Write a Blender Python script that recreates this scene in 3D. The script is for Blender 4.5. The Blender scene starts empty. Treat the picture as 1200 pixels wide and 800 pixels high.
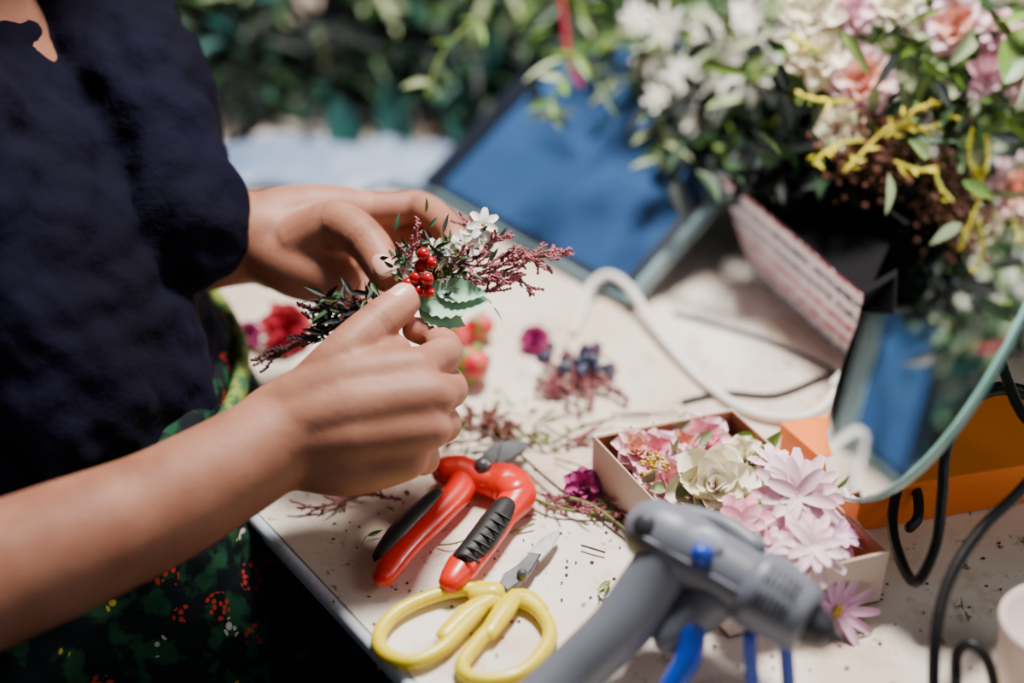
import bpy, math, random
import numpy as np
from mathutils import Vector, Matrix
random.seed(7)
V=Vector
# ------------------------------------------------------------------ survey helpers
CAMZ=1.38; PITCH=math.radians(35); F=1667.0
SP,CP=math.sin(PITCH),math.cos(PITCH)
TZ=0.75
def W(u,v,d):
    x=(u-600)/F; y=(v-400)/F
    return V((x*d,(CP-y*SP)*d,CAMZ-(SP+y*CP)*d))
def P(u,v,z=TZ):
    y=(v-400)/F
    return W(u,v,(CAMZ-z)/(SP+y*CP))
def lin(c):
    c=c/255.0
    return c/12.92 if c<=0.04045 else ((c+0.055)/1.055)**2.4
def C(r,g,b): return (lin(r),lin(g),lin(b),1)

# ------------------------------------------------------------------ materials
def mat(name,col,rough=0.5,metal=0.0,col2=None,scale=20.0,detail=4,bump=0.0,bscale=None,sss=0.0,lo=0.35,hi=0.65,spec=0.5,coat=0.0,bdist=0.002):
    m=bpy.data.materials.new(name); m.use_nodes=True
    nt=m.node_tree; b=nt.nodes['Principled BSDF']
    b.inputs['Base Color'].default_value=col
    b.inputs['Roughness'].default_value=rough
    b.inputs['Metallic'].default_value=metal
    b.inputs['Specular IOR Level'].default_value=spec
    b.inputs['Coat Weight'].default_value=coat
    if sss:
        b.inputs['Subsurface Weight'].default_value=sss
        b.inputs['Subsurface Radius'].default_value=(0.012,0.004,0.002)
        b.inputs['Subsurface Scale'].default_value=0.6
    tc=nt.nodes.new('ShaderNodeTexCoord')
    if col2 is not None:
        n=nt.nodes.new('ShaderNodeTexNoise'); n.inputs['Scale'].default_value=scale; n.inputs['Detail'].default_value=detail
        nt.links.new(tc.outputs['Object'],n.inputs['Vector'])
        r=nt.nodes.new('ShaderNodeValToRGB'); r.color_ramp.elements[0].position=lo; r.color_ramp.elements[1].position=hi
        r.color_ramp.elements[0].color=col; r.color_ramp.elements[1].color=col2
        nt.links.new(n.outputs['Fac'],r.inputs['Fac']); nt.links.new(r.outputs['Color'],b.inputs['Base Color'])
    if bump:
        n2=nt.nodes.new('ShaderNodeTexNoise'); n2.inputs['Scale'].default_value=bscale or scale; n2.inputs['Detail'].default_value=5
        nt.links.new(tc.outputs['Object'],n2.inputs['Vector'])
        bp=nt.nodes.new('ShaderNodeBump'); bp.inputs['Strength'].default_value=bump; bp.inputs['Distance'].default_value=bdist
        nt.links.new(n2.outputs['Fac'],bp.inputs['Height']); nt.links.new(bp.outputs['Normal'],b.inputs['Normal'])
    return m

M={}
M['skin']=mat('skin',C(146,94,72),0.55,col2=C(170,116,92),scale=28,bump=0.4,bscale=300,sss=0.12,bdist=0.0006,spec=.4)
def handskin():
    m=M['skin'].copy(); m.name='hand_skin'; nt=m.node_tree; b=nt.nodes['Principled BSDF']
    src=b.inputs['Base Color'].links[0].from_socket
    at=nt.nodes.new('ShaderNodeAttribute'); at.attribute_name='tone'
    sp=nt.nodes.new('ShaderNodeSeparateColor'); nt.links.new(at.outputs['Color'],sp.inputs[0])
    mx=nt.nodes.new('ShaderNodeMixRGB'); nt.links.new(sp.outputs[0],mx.inputs['Fac']); nt.links.new(src,mx.inputs['Color1']); mx.inputs['Color2'].default_value=C(210,140,120)
    mx2=nt.nodes.new('ShaderNodeMixRGB'); nt.links.new(sp.outputs[1],mx2.inputs['Fac']); nt.links.new(mx.outputs[0],mx2.inputs['Color1']); mx2.inputs['Color2'].default_value=C(96,50,38)
    nt.links.new(mx2.outputs[0],b.inputs['Base Color']); return m
M['hskin']=handskin()
M['nail']=mat('nail',C(212,158,140),0.38,col2=C(220,170,152),scale=60)
M['shirt']=mat('navy_cotton',C(6,5,17),0.9,col2=C(11,9,30),scale=9,bump=0.7,bscale=34,bdist=0.008,spec=0.1)
M['hair']=mat('dark_hair',C(25,18,16),0.5,col2=C(40,28,22),scale=90)
M['lip']=mat('lips',C(150,80,75),0.5,col2=C(160,90,85),scale=40)
M['eye']=mat('eye',C(20,15,12),0.2,col2=C(30,20,18),scale=40)
M['band']=mat('apron_trim',C(120,136,50),0.8,col2=C(36,90,52),scale=90,lo=.45,hi=.55)
M['red']=mat('red_plastic',C(222,26,8),0.32,col2=C(226,34,14),scale=30,coat=0.2)
M['black']=mat('black_rubber',C(20,20,22),0.55,col2=C(28,28,30),scale=120,bump=0.3,bscale=400,bdist=0.0005)
M['yellow']=mat('yellow_plastic',C(238,212,0),0.35,col2=C(244,220,8),scale=30,coat=0.2)
M['steel']=mat('steel',C(190,190,192),0.35,0.6,col2=C(160,160,164),scale=80)
M['dsteel']=mat('dark_steel',C(84,84,88),0.4,0.4,col2=C(104,104,108),scale=90)
M['iron']=mat('wrought_iron',C(12,12,14),0.45,0.3,col2=C(20,20,22),scale=60,bump=0.2,bscale=150)
M['gun']=mat('grey_plastic',C(108,112,124),0.42,col2=C(116,120,132),scale=12)
M['gunl']=mat('light_grey_plastic',C(168,174,188),0.4,col2=C(176,182,196),scale=12)
M['gund']=mat('dark_grey_plastic',C(36,38,44),0.5,col2=C(46,48,54),scale=12)
M['blue']=mat('blue_plastic',C(14,60,176),0.35,col2=C(24,76,196),scale=12)
M['white']=mat('white_plastic',C(232,230,226),0.4,col2=C(240,238,234),scale=12)
M['card']=mat('white_card',C(226,210,202),0.75,col2=C(210,192,182),scale=16,bump=0.1)
M['cardin']=mat('kraft_card',C(176,122,88),0.85,col2=C(150,100,70),scale=22,bump=0.1)
M['orange']=mat('orange_card',C(246,130,6),0.5,col2=C(238,114,4),scale=10)
M['g1']=mat('leaf_green',C(80,118,38),0.5,col2=C(114,146,56),scale=30)
M['g2']=mat('leaf_dark',C(28,58,32),0.55,col2=C(46,80,40),scale=30)
M['g3']=mat('leaf_sage',C(134,152,108),0.55,col2=C(168,182,138),scale=30)
M['g4']=mat('leaf_mint',C(126,182,144),0.5,col2=C(160,208,172),scale=60)
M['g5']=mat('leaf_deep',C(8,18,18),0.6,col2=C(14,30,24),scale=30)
M['teal']=mat('leaf_teal',C(24,76,72),0.5,col2=C(36,92,84),scale=20)
M['yg']=mat('sprig_yellow',C(206,190,20),0.5,col2=C(220,206,60),scale=50)
M['stem']=mat('stem',C(74,46,36),0.7,col2=C(100,66,50),scale=60)
M['gstem']=mat('green_stem',C(84,106,44),0.7,col2=C(116,136,64),scale=60)
M['heather']=mat('heather_pink',C(146,66,80),0.7,col2=C(196,120,130),scale=160)
M['astilbe']=mat('astilbe_dark',C(74,28,38),0.8,col2=C(40,20,24),scale=120)
M['berry']=mat('berry_red',C(160,6,16),0.22,col2=C(184,12,24),scale=60,coat=0.3)
M['bluberry']=mat('berry_blue',C(40,46,72),0.35,col2=C(64,66,96),scale=60)
M['pink']=mat('petal_pink',C(240,140,168),0.6,col2=C(252,192,204),scale=40,sss=0.1)
M['palep']=mat('petal_pale',C(250,196,214),0.6,col2=C(254,226,232),scale=40,sss=0.1)
M['lilac']=mat('petal_lilac',C(236,176,214),0.6,col2=C(248,204,230),scale=40,sss=0.1)
M['cream']=mat('petal_cream',C(252,242,210),0.6,col2=C(254,248,228),scale=40)
M['wpet']=mat('petal_white',C(240,236,224),0.6,col2=C(248,246,236),scale=40,sss=0.1)
M['peach']=mat('petal_peach',C(244,170,150),0.6,col2=C(250,206,190),scale=40,sss=0.1)
M['crim']=mat('petal_crimson',C(150,10,36),0.6,col2=C(196,34,60),scale=40)
M['purple']=mat('petal_purple',C(160,30,104),0.6,col2=C(186,60,136),scale=40)
M['ystam']=mat('stamen',C(226,190,70),0.8,col2=C(200,150,50),scale=90)
M['brownb']=mat('dried_brown',C(84,50,38),0.9,col2=C(122,76,56),scale=120)
M['ribbon']=mat('ribbon_red',C(160,10,50),0.5,col2=C(176,20,60),scale=30)
M['coral']=mat('bud_red',C(206,26,44),0.5,col2=C(232,94,94),scale=60)
M['pot']=mat('dark_pot',C(12,11,14),0.85,col2=C(18,17,20),scale=14,spec=.15)
M['wood']=mat('dark_wood',C(70,50,40),0.6,col2=C(90,66,50),scale=14)

def apron_mat():
    m=bpy.data.materials.new('apron_print'); m.use_nodes=True; nt=m.node_tree; b=nt.nodes['Principled BSDF']
    b.inputs['Roughness'].default_value=0.85; b.inputs['Specular IOR Level'].default_value=0.15
    tc=nt.nodes.new('ShaderNodeTexCoord')
    base=nt.nodes.new('ShaderNodeTexNoise'); base.inputs['Scale'].default_value=50; base.inputs['Detail'].default_value=4
    nt.links.new(tc.outputs['Object'],base.inputs['Vector'])
    r0=nt.nodes.new('ShaderNodeValToRGB'); r0.color_ramp.elements[0].position=0.5; r0.color_ramp.elements[1].position=0.58
    r0.color_ramp.elements[0].color=C(10,18,22); r0.color_ramp.elements[1].color=C(26,66,44)
    nt.links.new(base.outputs['Fac'],r0.inputs['Fac'])
    cur=r0.outputs['Color']
    for big,small,colr,thr,seed in ((26,230,C(170,50,38),0.28,0.0),(22,150,C(186,180,174),0.17,3.3),(30,180,C(180,160,50),0.13,7.7)):
        mp=nt.nodes.new('ShaderNodeMapping'); mp.inputs['Location'].default_value=(seed,seed*.7,seed*.3)
        nt.links.new(tc.outputs['Object'],mp.inputs['Vector'])
        v1=nt.nodes.new('ShaderNodeTexVoronoi'); v1.inputs['Scale'].default_value=big
        v2=nt.nodes.new('ShaderNodeTexVoronoi'); v2.inputs['Scale'].default_value=small
        nt.links.new(mp.outputs['Vector'],v1.inputs['Vector']); nt.links.new(mp.outputs['Vector'],v2.inputs['Vector'])
        a=nt.nodes.new('ShaderNodeMath'); a.operation='LESS_THAN'; a.inputs[1].default_value=thr; nt.links.new(v1.outputs['Distance'],a.inputs[0])
        c=nt.nodes.new('ShaderNodeMath'); c.operation='LESS_THAN'; c.inputs[1].default_value=0.40; nt.links.new(v2.outputs['Distance'],c.inputs[0])
        mm=nt.nodes.new('ShaderNodeMath'); mm.operation='MULTIPLY'; nt.links.new(a.outputs[0],mm.inputs[0]); nt.links.new(c.outputs[0],mm.inputs[1])
        mx=nt.nodes.new('ShaderNodeMixRGB'); nt.links.new(mm.outputs[0],mx.inputs['Fac']); nt.links.new(cur,mx.inputs['Color1']); mx.inputs['Color2'].default_value=colr
        cur=mx.outputs['Color']
    nt.links.new(cur,b.inputs['Base Color'])
    return m
M['apron']=apron_mat()

def table_mat():
    m=bpy.data.materials.new('painted_tabletop'); m.use_nodes=True; nt=m.node_tree; b=nt.nodes['Principled BSDF']
    b.inputs['Roughness'].default_value=0.42
    tc=nt.nodes.new('ShaderNodeTexCoord')
    def noise(s,d,lo,hi,c0,c1,rough=0.5):
        n=nt.nodes.new('ShaderNodeTexNoise'); n.inputs['Scale'].default_value=s; n.inputs['Detail'].default_value=d; n.inputs['Roughness'].default_value=rough
        nt.links.new(tc.outputs['Object'],n.inputs['Vector'])
        r=nt.nodes.new('ShaderNodeValToRGB'); r.color_ramp.elements[0].position=lo; r.color_ramp.elements[1].position=hi
        r.color_ramp.elements[0].color=c0; r.color_ramp.elements[1].color=c1
        nt.links.new(n.outputs['Fac'],r.inputs['Fac']); return r.outputs['Color']
    a=noise(7,6,0.38,0.62,C(218,198,178),C(244,236,226))
    s=noise(20,9,0.52,0.70,(0,0,0,1),(.8,.8,.8,1),0.72)
    mx=nt.nodes.new('ShaderNodeMixRGB'); nt.links.new(s,mx.inputs['Fac']); nt.links.new(a,mx.inputs['Color1']); mx.inputs['Color2'].default_value=C(184,146,114)
    s2=noise(90,7,0.61,0.70,(0,0,0,1),(1,1,1,1),0.65)
    mx2=nt.nodes.new('ShaderNodeMixRGB'); nt.links.new(s2,mx2.inputs['Fac']); nt.links.new(mx.outputs['Color'],mx2.inputs['Color1']); mx2.inputs['Color2'].default_value=C(120,86,66)
    nt.links.new(mx2.outputs['Color'],b.inputs['Base Color'])
    n2=nt.nodes.new('ShaderNodeTexNoise'); n2.inputs['Scale'].default_value=30; n2.inputs['Detail'].default_value=6
    nt.links.new(tc.outputs['Object'],n2.inputs['Vector'])
    bp=nt.nodes.new('ShaderNodeBump'); bp.inputs['Strength'].default_value=0.25; bp.inputs['Distance'].default_value=0.004
    nt.links.new(n2.outputs['Fac'],bp.inputs['Height']); nt.links.new(bp.outputs['Normal'],b.inputs['Normal'])
    return m
M['table']=table_mat()
M['tside']=mat('table_edge',C(214,220,228),0.5,col2=C(180,190,204),scale=30)

def print_mat():
    m=bpy.data.materials.new('printed_paper'); m.use_nodes=True; nt=m.node_tree; b=nt.nodes['Principled BSDF']
    b.inputs['Roughness'].default_value=0.7
    tc=nt.nodes.new('ShaderNodeTexCoord')
    w=nt.nodes.new('ShaderNodeTexWave'); w.bands_direction='Z'; w.inputs['Scale'].default_value=17; w.inputs['Distortion'].default_value=0.3
    nt.links.new(tc.outputs['Object'],w.inputs['Vector'])
    g=nt.nodes.new('ShaderNodeMath'); g.operation='GREATER_THAN'; g.inputs[1].default_value=0.5; nt.links.new(w.outputs['Fac'],g.inputs[0])
    n=nt.nodes.new('ShaderNodeTexNoise'); n.inputs['Scale'].default_value=150; n.inputs['Detail'].default_value=1
    nt.links.new(tc.outputs['Object'],n.inputs['Vector'])
    g2=nt.nodes.new('ShaderNodeMath'); g2.operation='GREATER_THAN'; g2.inputs[1].default_value=0.44; nt.links.new(n.outputs['Fac'],g2.inputs[0])
    mm=nt.nodes.new('ShaderNodeMath'); mm.operation='MULTIPLY'; nt.links.new(g.outputs[0],mm.inputs[0]); nt.links.new(g2.outputs[0],mm.inputs[1])
    n3=nt.nodes.new('ShaderNodeTexWave'); n3.bands_direction='Z'; n3.inputs['Scale'].default_value=4.25
    nt.links.new(tc.outputs['Object'],n3.inputs['Vector'])
    r=nt.nodes.new('ShaderNodeValToRGB'); r.color_ramp.elements[0].color=C(74,70,116); r.color_ramp.elements[1].color=C(176,30,92)
    r.color_ramp.elements[0].position=.5; r.color_ramp.elements[1].position=.6
    nt.links.new(n3.outputs['Fac'],r.inputs['Fac'])
    mx=nt.nodes.new('ShaderNodeMixRGB'); nt.links.new(mm.outputs[0],mx.inputs['Fac']); mx.inputs['Color1'].default_value=C(244,240,248); nt.links.new(r.outputs['Color'],mx.inputs['Color2'])
    nt.links.new(mx.outputs['Color'],b.inputs['Base Color'])
    return m
M['print']=print_mat()
M['bluep']=mat('blue_panel',C(40,70,112),0.22,col2=C(52,88,136),scale=5)
M['frame']=mat('panel_frame',C(110,140,150),0.3,col2=C(130,158,164),scale=20,coat=0.4)
M['framed']=mat('panel_frame_dark',C(18,24,36),0.4,col2=C(26,34,48),scale=20)
M['glassrim']=mat('glass_edge',C(120,180,170),0.12,col2=C(160,206,198),scale=20,coat=0.8)
M['mirror']=mat('mirror_silver',(0.86,0.90,0.90,1),0.03,1.0)
M['plastic_bag']=mat('plastic_wrap',C(110,134,176),0.35,col2=C(160,178,206),scale=10)

# ------------------------------------------------------------------ mesh builder
class MB:
    def __init__(s): s.v=[];s.f=[];s.m=[]
    def add(s,vs,fs,mi=0):
        o=len(s.v); s.v+= [tuple(x) for x in vs]
        for f in fs: s.f.append(tuple(o+i for i in f)); s.m.append(mi)
    def obj(s,name,mats,parent=None,smooth=True,matrix=None):
        me=bpy.data.meshes.new(name); me.from_pydata(s.v,[],s.f)
        for k in mats: me.materials.append(M[k])
        me.polygons.foreach_set('material_index',s.m)
        me.polygons.foreach_set('use_smooth',[smooth]*len(s.f))
        me.update()
        o=bpy.data.objects.new(name,me); bpy.context.collection.objects.link(o)
        if matrix is not None: o.matrix_world=matrix
        if parent: o.parent=parent
        return o
def empty(name,loc=(0,0,0)):
    e=bpy.data.objects.new(name,None); bpy.context.collection.objects.link(e); e.empty_display_size=.05
    return e
def cr(p0,p1,p2,p3,t):
    return 0.5*((2*p1)+(-p0+p2)*t+(2*p0-5*p1+4*p2-p3)*t*t+(-p0+3*p1-3*p2+p3)*t*t*t)
def smoothpath(pts,rad,sub):
    pts=[V(p) for p in pts]; n=len(pts)
    if not isinstance(rad,(list,tuple)): rad=[rad]*n
    op=[];orr=[]
    for i in range(n-1):
        a=pts[max(i-1,0)];b=pts[i];c=pts[i+1];d=pts[min(i+2,n-1)]
        for k in range(sub):
            t=k/sub
            op.append(cr(a,b,c,d,t)); orr.append(rad[i]*(1-t)+rad[i+1]*t)
    op.append(pts[-1]); orr.append(rad[-1])
    return op,orr
def tube(mb,pts,rad,seg=10,sub=4,mat=0,up=None,flat=1.0,cap=True,closed=False):
    if closed:
        base=[V(p) for p in pts]; n=len(base); ps=[]
        for i in range(n):
            for k in range(sub): ps.append(cr(base[i-1],base[i],base[(i+1)%n],base[(i+2)%n],k/sub))
        rs=[rad]*len(ps); cap=False
    else: ps,rs=smoothpath(pts,rad,sub)
    n=len(ps); rings=[]
    prev=None; fr=[]
    for i in range(n):
        if closed: t=(ps[(i+1)%n]-ps[i-1])
        else: t=ps[min(i+1,n-1)]-ps[max(i-1,0)]
        if t.length<1e-9: t=V((0,0,1))
        t.normalize()
        if up is not None:
            s=t.cross(V(up)); s.normalize(); nn=s.cross(t)
        else:
            if prev is None:
                a=V((0,0,1)) if abs(t.z)<0.9 else V((1,0,0))
                s=t.cross(a); s.normalize()
            else:
                s=prev-t*prev.dot(t); s.normalize()
            prev=s; nn=s.cross(t)
        fr.append((t,s,nn))
    def ring(c,s,nn,r):
        return [c+s*(math.cos(2*math.pi*k/seg)*r)+nn*(math.sin(2*math.pi*k/seg)*r*flat) for k in range(seg)]
    seq=[]
    if cap:
        t,s,nn=fr[0]
        for a in (80,55,28): seq.append(ring(ps[0]-t*rs[0]*math.sin(math.radians(a))*min(1,flat),s,nn,rs[0]*math.cos(math.radians(a))))
    for i in range(n): seq.append(ring(ps[i],fr[i][1],fr[i][2],rs[i]))
    if cap:
        t,s,nn=fr[-1]
        for a in (28,55,80): seq.append(ring(ps[-1]+t*rs[-1]*math.sin(math.radians(a))*min(1,flat),s,nn,rs[-1]*math.cos(math.radians(a))))
    vs=[p for r in seq for p in r]; fs=[]
    L=len(seq)
    for i in range(L if closed else L-1):
        j=(i+1)%L
        for k in range(seg):
            k2=(k+1)%seg
            fs.append((i*seg+k,i*seg+k2,j*seg+k2,j*seg+k))
    if not closed:
        fs.append(tuple(reversed(range(seg)))); fs.append(tuple((L-1)*seg+k for k in range(seg)))
    mb.add(vs,fs,mat)
def loft(mb,rings,seg=32,mat=0,cap=True):
    vs=[];fs=[]
    for c,a,b in rings:
        for k in range(seg):
            th=2*math.pi*k/seg; vs.append(V(c)+V(a)*math.cos(th)+V(b)*math.sin(th))
    for i in range(len(rings)-1):
        for k in range(seg):
            k2=(k+1)%seg; fs.append((i*seg+k,i*seg+k2,(i+1)*seg+k2,(i+1)*seg+k))
    if cap:
        fs.append(tuple(reversed(range(seg)))); fs.append(tuple((len(rings)-1)*seg+k for k in range(seg)))
    mb.add(vs,fs,mat)
def ell(mb,c,r,mat=0,seg=10,rg=6,rot=None):
    if not isinstance(r,(tuple,list)): r=(r,r,r)
    vs=[];fs=[]
    c=V(c)
    for i in range(1,rg):
        ph=math.pi*i/rg
        for k in range(seg):
            th=2*math.pi*k/seg
            p=V((r[0]*math.sin(ph)*math.cos(th),r[1]*math.sin(ph)*math.sin(th),r[2]*math.cos(ph)))
            if rot is not None: p=rot@p
            vs.append(c+p)
    tz=V((0,0,r[2])); 
    if rot is not None: tz=rot@tz
    vs.append(c+tz); vs.append(c-tz)
    T=len(vs)-2;B=T+1
    for i in range(rg-2):
        for k in range(seg):
            k2=(k+1)%seg; fs.append((i*seg+k,(i+1)*seg+k,(i+1)*seg+k2,i*seg+k2))
    for k in range(seg):
        k2=(k+1)%seg; fs.append((T,k,k2)); fs.append((B,(rg-2)*seg+k2,(rg-2)*seg+k))
    mb.add(vs,fs,mat)
def prism(mb,poly,dz,mat=0,bev=0.0):
    n=len(poly); dz=V(dz); poly=[V(p) for p in poly]
    c=sum(poly,V((0,0,0)))/n
    if bev>0:
        ins=[c+(p-c)*(1-bev) for p in poly]; h=dz*0.25
        lay=[ins,[p+h for p in poly],[p+dz-h for p in poly],[p+dz for p in ins]]
    else: lay=[poly,[p+dz for p in poly]]
    vs=[p for l in lay for p in l]; fs=[tuple(reversed(range(n))),tuple((len(lay)-1)*n+k for k in range(n))]
    for i in range(len(lay)-1):
        for k in range(n):
            k2=(k+1)%n; fs.append((i*n+k,i*n+k2,(i+1)*n+k2,(i+1)*n+k))
    mb.add(vs,fs,mat)
def box(mb,c,h,mat=0,rot=None):
    c=V(c); vs=[]
    for x in(-1,1):
        for y in(-1,1):
            for z in(-1,1):
                p=V((x*h[0],y*h[1],z*h[2]))
                if rot is not None:p=rot@p
                vs.append(c+p)
    mb.add(vs,[(0,1,3,2),(4,6,7,5),(0,4,5,1),(2,3,7,6),(0,2,6,4),(1,5,7,3)],mat)
def petal(mb,base,d,n,L,Wd,curl=0.2,cup=0.2,mat=0,kind='petal',seg=5,serr=0):
    d=V(d).normalized(); n=V(n); n=(n-d*n.dot(d)).normalized(); s=d.cross(n)
    vs=[];fs=[];ts=(-1,-.5,0,.5,1)
    for i in range(seg+1):
        a=i/seg
        if kind=='petal': w=(a**.55)*(1-a**7)+.08
        elif kind=='round': w=math.sin(math.pi*min(.93,.12+a*.81))**.6
        elif kind=='strap': w=.35+.65*math.sin(math.pi*min(1,a*.8+.1)) if a<1 else .45
        else: w=max(.02,math.sin(math.pi*a**.8)**.9) if 0<a<1 else .03
        if serr and i%2: w*=1-serr
        for t in ts:
            vs.append(V(base)+d*(a*L)+n*(curl*a*a*L)+s*(w*t*Wd/2)+n*(cup*t*t*w*Wd))
    for i in range(seg):
        for k in range(4):
            o=i*5+k; fs.append((o,o+1,o+6,o+5))
    mb.add(vs,fs,mat)
def frame_of(n):
    n=V(n).normalized(); a=V((0,0,1)) if abs(n.z)<.9 else V((1,0,0))
    x=n.cross(a).normalized(); y=n.cross(x); return n,x,y
def rose(mb,c,n,r,mat,mat2=None,full=False):
    n,x,y=frame_of(n); c=V(c)
    if mat2 is None: mat2=mat
    if full:
        for li in range(7):
            cnt=(2,3,4,5,5,6,6)[li]; rho=r*(.04,.14,.26,.38,.50,.62,.74)[li]; hgt=r*(.55,.55,.50,.42,.30,.16,.02)[li]
            for k in range(cnt):
                a=2*math.pi*k/cnt+li*.9+random.uniform(-.1,.1); o=x*math.cos(a)+y*math.sin(a)
                tl=math.radians((4,8,16,26,38,52,68)[li])
                d=n*math.cos(tl)+o*math.sin(tl); inn=-o*math.cos(tl)+n*math.sin(tl)
                petal(mb,c+o*rho*.75+n*(hgt-.55*r),d,inn,r*.62,r*(.45,.55,.66,.74,.84,.9,.95)[li],curl=-.22,cup=.34,mat=mat,kind='round',seg=7)
        return
    lay=((2,3,.62),(3,10,.74),(4,22,.84),(5,38,.95),(6,56,1.05),(7,72,1.1))
    for li,(cnt,tilt,L) in enumerate(lay):
        for k in range(cnt):
            a=2*math.pi*(k/cnt)+li*1.3+random.uniform(-.15,.15); o=x*math.cos(a)+y*math.sin(a)
            tl=math.radians(tilt+random.uniform(-4,4)); d=o*math.sin(tl)+n*math.cos(tl)
            petal(mb,c-n*(.35*r)+o*(.03*r*li),d,o*-math.cos(tl)+n*math.sin(tl),L*r,r*(.62+.08*li),curl=-.10-.02*li,cup=.30,mat=mat if li<4 else mat2)
def daisy(mb,c,n,r,mat,mc,cnt=14,two=True,wd=.28):
    n,x,y=frame_of(n); c=V(c)
    for l in range(2 if two else 1):
        for k in range(cnt):
            a=2*math.pi*(k/cnt)+l*math.pi/cnt+random.uniform(-.06,.06); o=x*math.cos(a)+y*math.sin(a)
            el=random.uniform(.05,.3)+.25*l
            petal(mb,c+n*.002*l,o+n*el,n,r*(1-.25*l)*random.uniform(.9,1.05),r*wd,curl=-.25+random.uniform(-.1,.15),cup=.15,mat=mat,kind='strap')
    for k in range(14):
        a=random.uniform(0,6.28); q=random.uniform(0,.13)*r
        ell(mb,c+n*(.06*r)+x*math.cos(a)*q+y*math.sin(a)*q,r*.05,mc,6,4)
def rv(s=1): return V((random.uniform(-1,1),random.uniform(-1,1),random.uniform(-1,1)))*s
def leaf(mb,p,d,L,w,mat): petal(mb,p,d,rv()+V((0,-.3,.9)),L,w,curl=random.uniform(-.3,.1),cup=.22,mat=mat,kind='leaf',seg=5)
def sprig(mb,pts,sm,lm,L,w,step=2,rad=.0012,jit=.5):
    ps,_=smoothpath(pts,1,6); tube(mb,pts,rad,6,4,sm)
    for i in range(1,len(ps),step):
        t=(ps[i]-ps[i-1]).normalized(); sd=t.cross(V((0,0,1)))
        if sd.length<.1: sd=V((1,0,0))
        for q in(-1,1): leaf(mb,ps[i],t*.6+sd.normalized()*q+rv(jit),L*random.uniform(.7,1.2),w,random.choice(lm) if isinstance(lm,list) else lm)
def heather(mb,pts,sm,bm,rad=.0008,br=.0018,dens=3,spread=.004,side=0,slen=.02):
    ps,_=smoothpath(pts,1,8); tube(mb,pts,rad,5,4,sm)
    n=len(ps)
    for i,p in enumerate(ps):
        k=1-.5*i/n
        for _ in range(dens): ell(mb,p+rv(spread*k),br*random.uniform(.6,1.1),bm,6,4)
    if side:
        for j in range(side):
            i=random.randrange(n//5,n-2); t=(ps[i+1]-ps[i]).normalized()
            d=(t*1.2+rv(.9)).normalized(); l=slen*random.uniform(.5,1)*(1-.5*i/n)
            heather(mb,[ps[i],ps[i]+d*l*.5,ps[i]+d*l+rv(.002)],sm,bm,rad*.7,br*.9,dens,spread*.7)

# ------------------------------------------------------------------ room + table
M['floor']=mat('floor_concrete',C(50,44,44),0.8,col2=C(66,58,56),scale=6)
M['wall']=mat('wall_paint',C(24,32,44),0.9,col2=C(30,40,54),scale=3)
def slab(name,a,b,k):
    mb=MB(); a=V(a);b=V(b); box(mb,(a+b)/2,[(b[i]-a[i])/2 for i in range(3)]); return mb.obj(name,[k],smooth=False)
slab('floor',(-2,-1.2,-.05),(2.4,3,0),'floor')
slab('wall_back',(-2,3,0),(2.4,3.08,2.7),'wall')
slab('wall_left',(-2.08,-1.2,0),(-2,3,2.7),'wall')
slab('wall_right',(2.4,-1.2,0),(2.48,3,2.7),'wall')

E=V((.613,-.79,0)); N=V((.79,.613,0)); O=V((-.142,.671,0))
tb=empty('work_table')
def tp(e,n,z): p=O+E*e+N*n; return V((p.x,p.y,z))
mb=MB(); prism(mb,[tp(-1.3,0,TZ-.004),tp(.62,0,TZ-.004),tp(.62,1.5,TZ-.004),tp(-1.3,1.5,TZ-.004)],(0,0,.004)); mb.obj('tabletop',['table'],tb,False)
mb=MB(); prism(mb,[tp(-1.3,.0,TZ-.024),tp(.62,.0,TZ-.024),tp(.62,1.5,TZ-.024),tp(-1.3,1.5,TZ-.024)],(0,0,.0195)); mb.obj('table_edge_band',['tside'],tb,False)
mb=MB(); tube(mb,[tp(-1.3,-.003,TZ-.0045),tp(-.3,-.003,TZ-.0045),tp(.62,-.003,TZ-.0045)],.0042,12,8); mb.obj('edge_glint_bead',['tside'],tb)  # bead added along the edge to catch top light as a lit rim
mb=MB()
for e in(-1.25,.55):
    for n in(.30,1.42):
        p=tp(e,n,0); box(mb,(p.x,p.y,.36),(.025,.025,.36))
mb.obj('legs',['wood'],tb,False)

# ------------------------------------------------------------------ florist
fl=empty('florist')
eb=V((.3,-.95,0)); nb=V((.95,.3,0))
def ring(x,y,z,a,b,tilt=0): return ((x,y,z),eb*a,nb*b+V((0,0,tilt)))
mb=MB()
loft(mb,[ring(-.325,.80,.765,.150,.113),ring(-.32,.80,.80,.158,.120),ring(-.328,.805,.85,.152,.114),ring(-.35,.82,.90,.155,.118,-.01),ring(-.37,.845,.95,.158,.118,-.02),
 ring(-.38,.87,.99,.160,.105,-.03),ring(-.385,.885,1.02,.135,.082,-.03),ring(-.385,.895,1.04,.075,.062,-.02)])
tube(mb,[W(10,-70,1.08),W(92,20,1.03),W(155,120,.985),W(188,200,.965),W(214,262,.955)],[.055,.064,.056,.048,.046],20,5)
tube(mb,[V((-.355,.79,.99)),V((-.37,.735,.955)),V((-.385,.66,.91))],[.055,.056,.052],20,5)
sh=mb.obj('shirt',['shirt'],fl)
r=sh.modifiers.new('r','REMESH'); r.mode='VOXEL'; r.voxel_size=.004; r.use_smooth_shade=True
s=sh.modifiers.new('s','SMOOTH'); s.factor=.5; s.iterations=6
tx=bpy.data.textures.new('folds','CLOUDS'); tx.noise_scale=.035; tx.noise_depth=1
dm=sh.modifiers.new('d','DISPLACE'); dm.texture=tx; dm.strength=.020; dm.mid_level=.5; dm.texture_coords='GLOBAL'
mb=MB()
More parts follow.
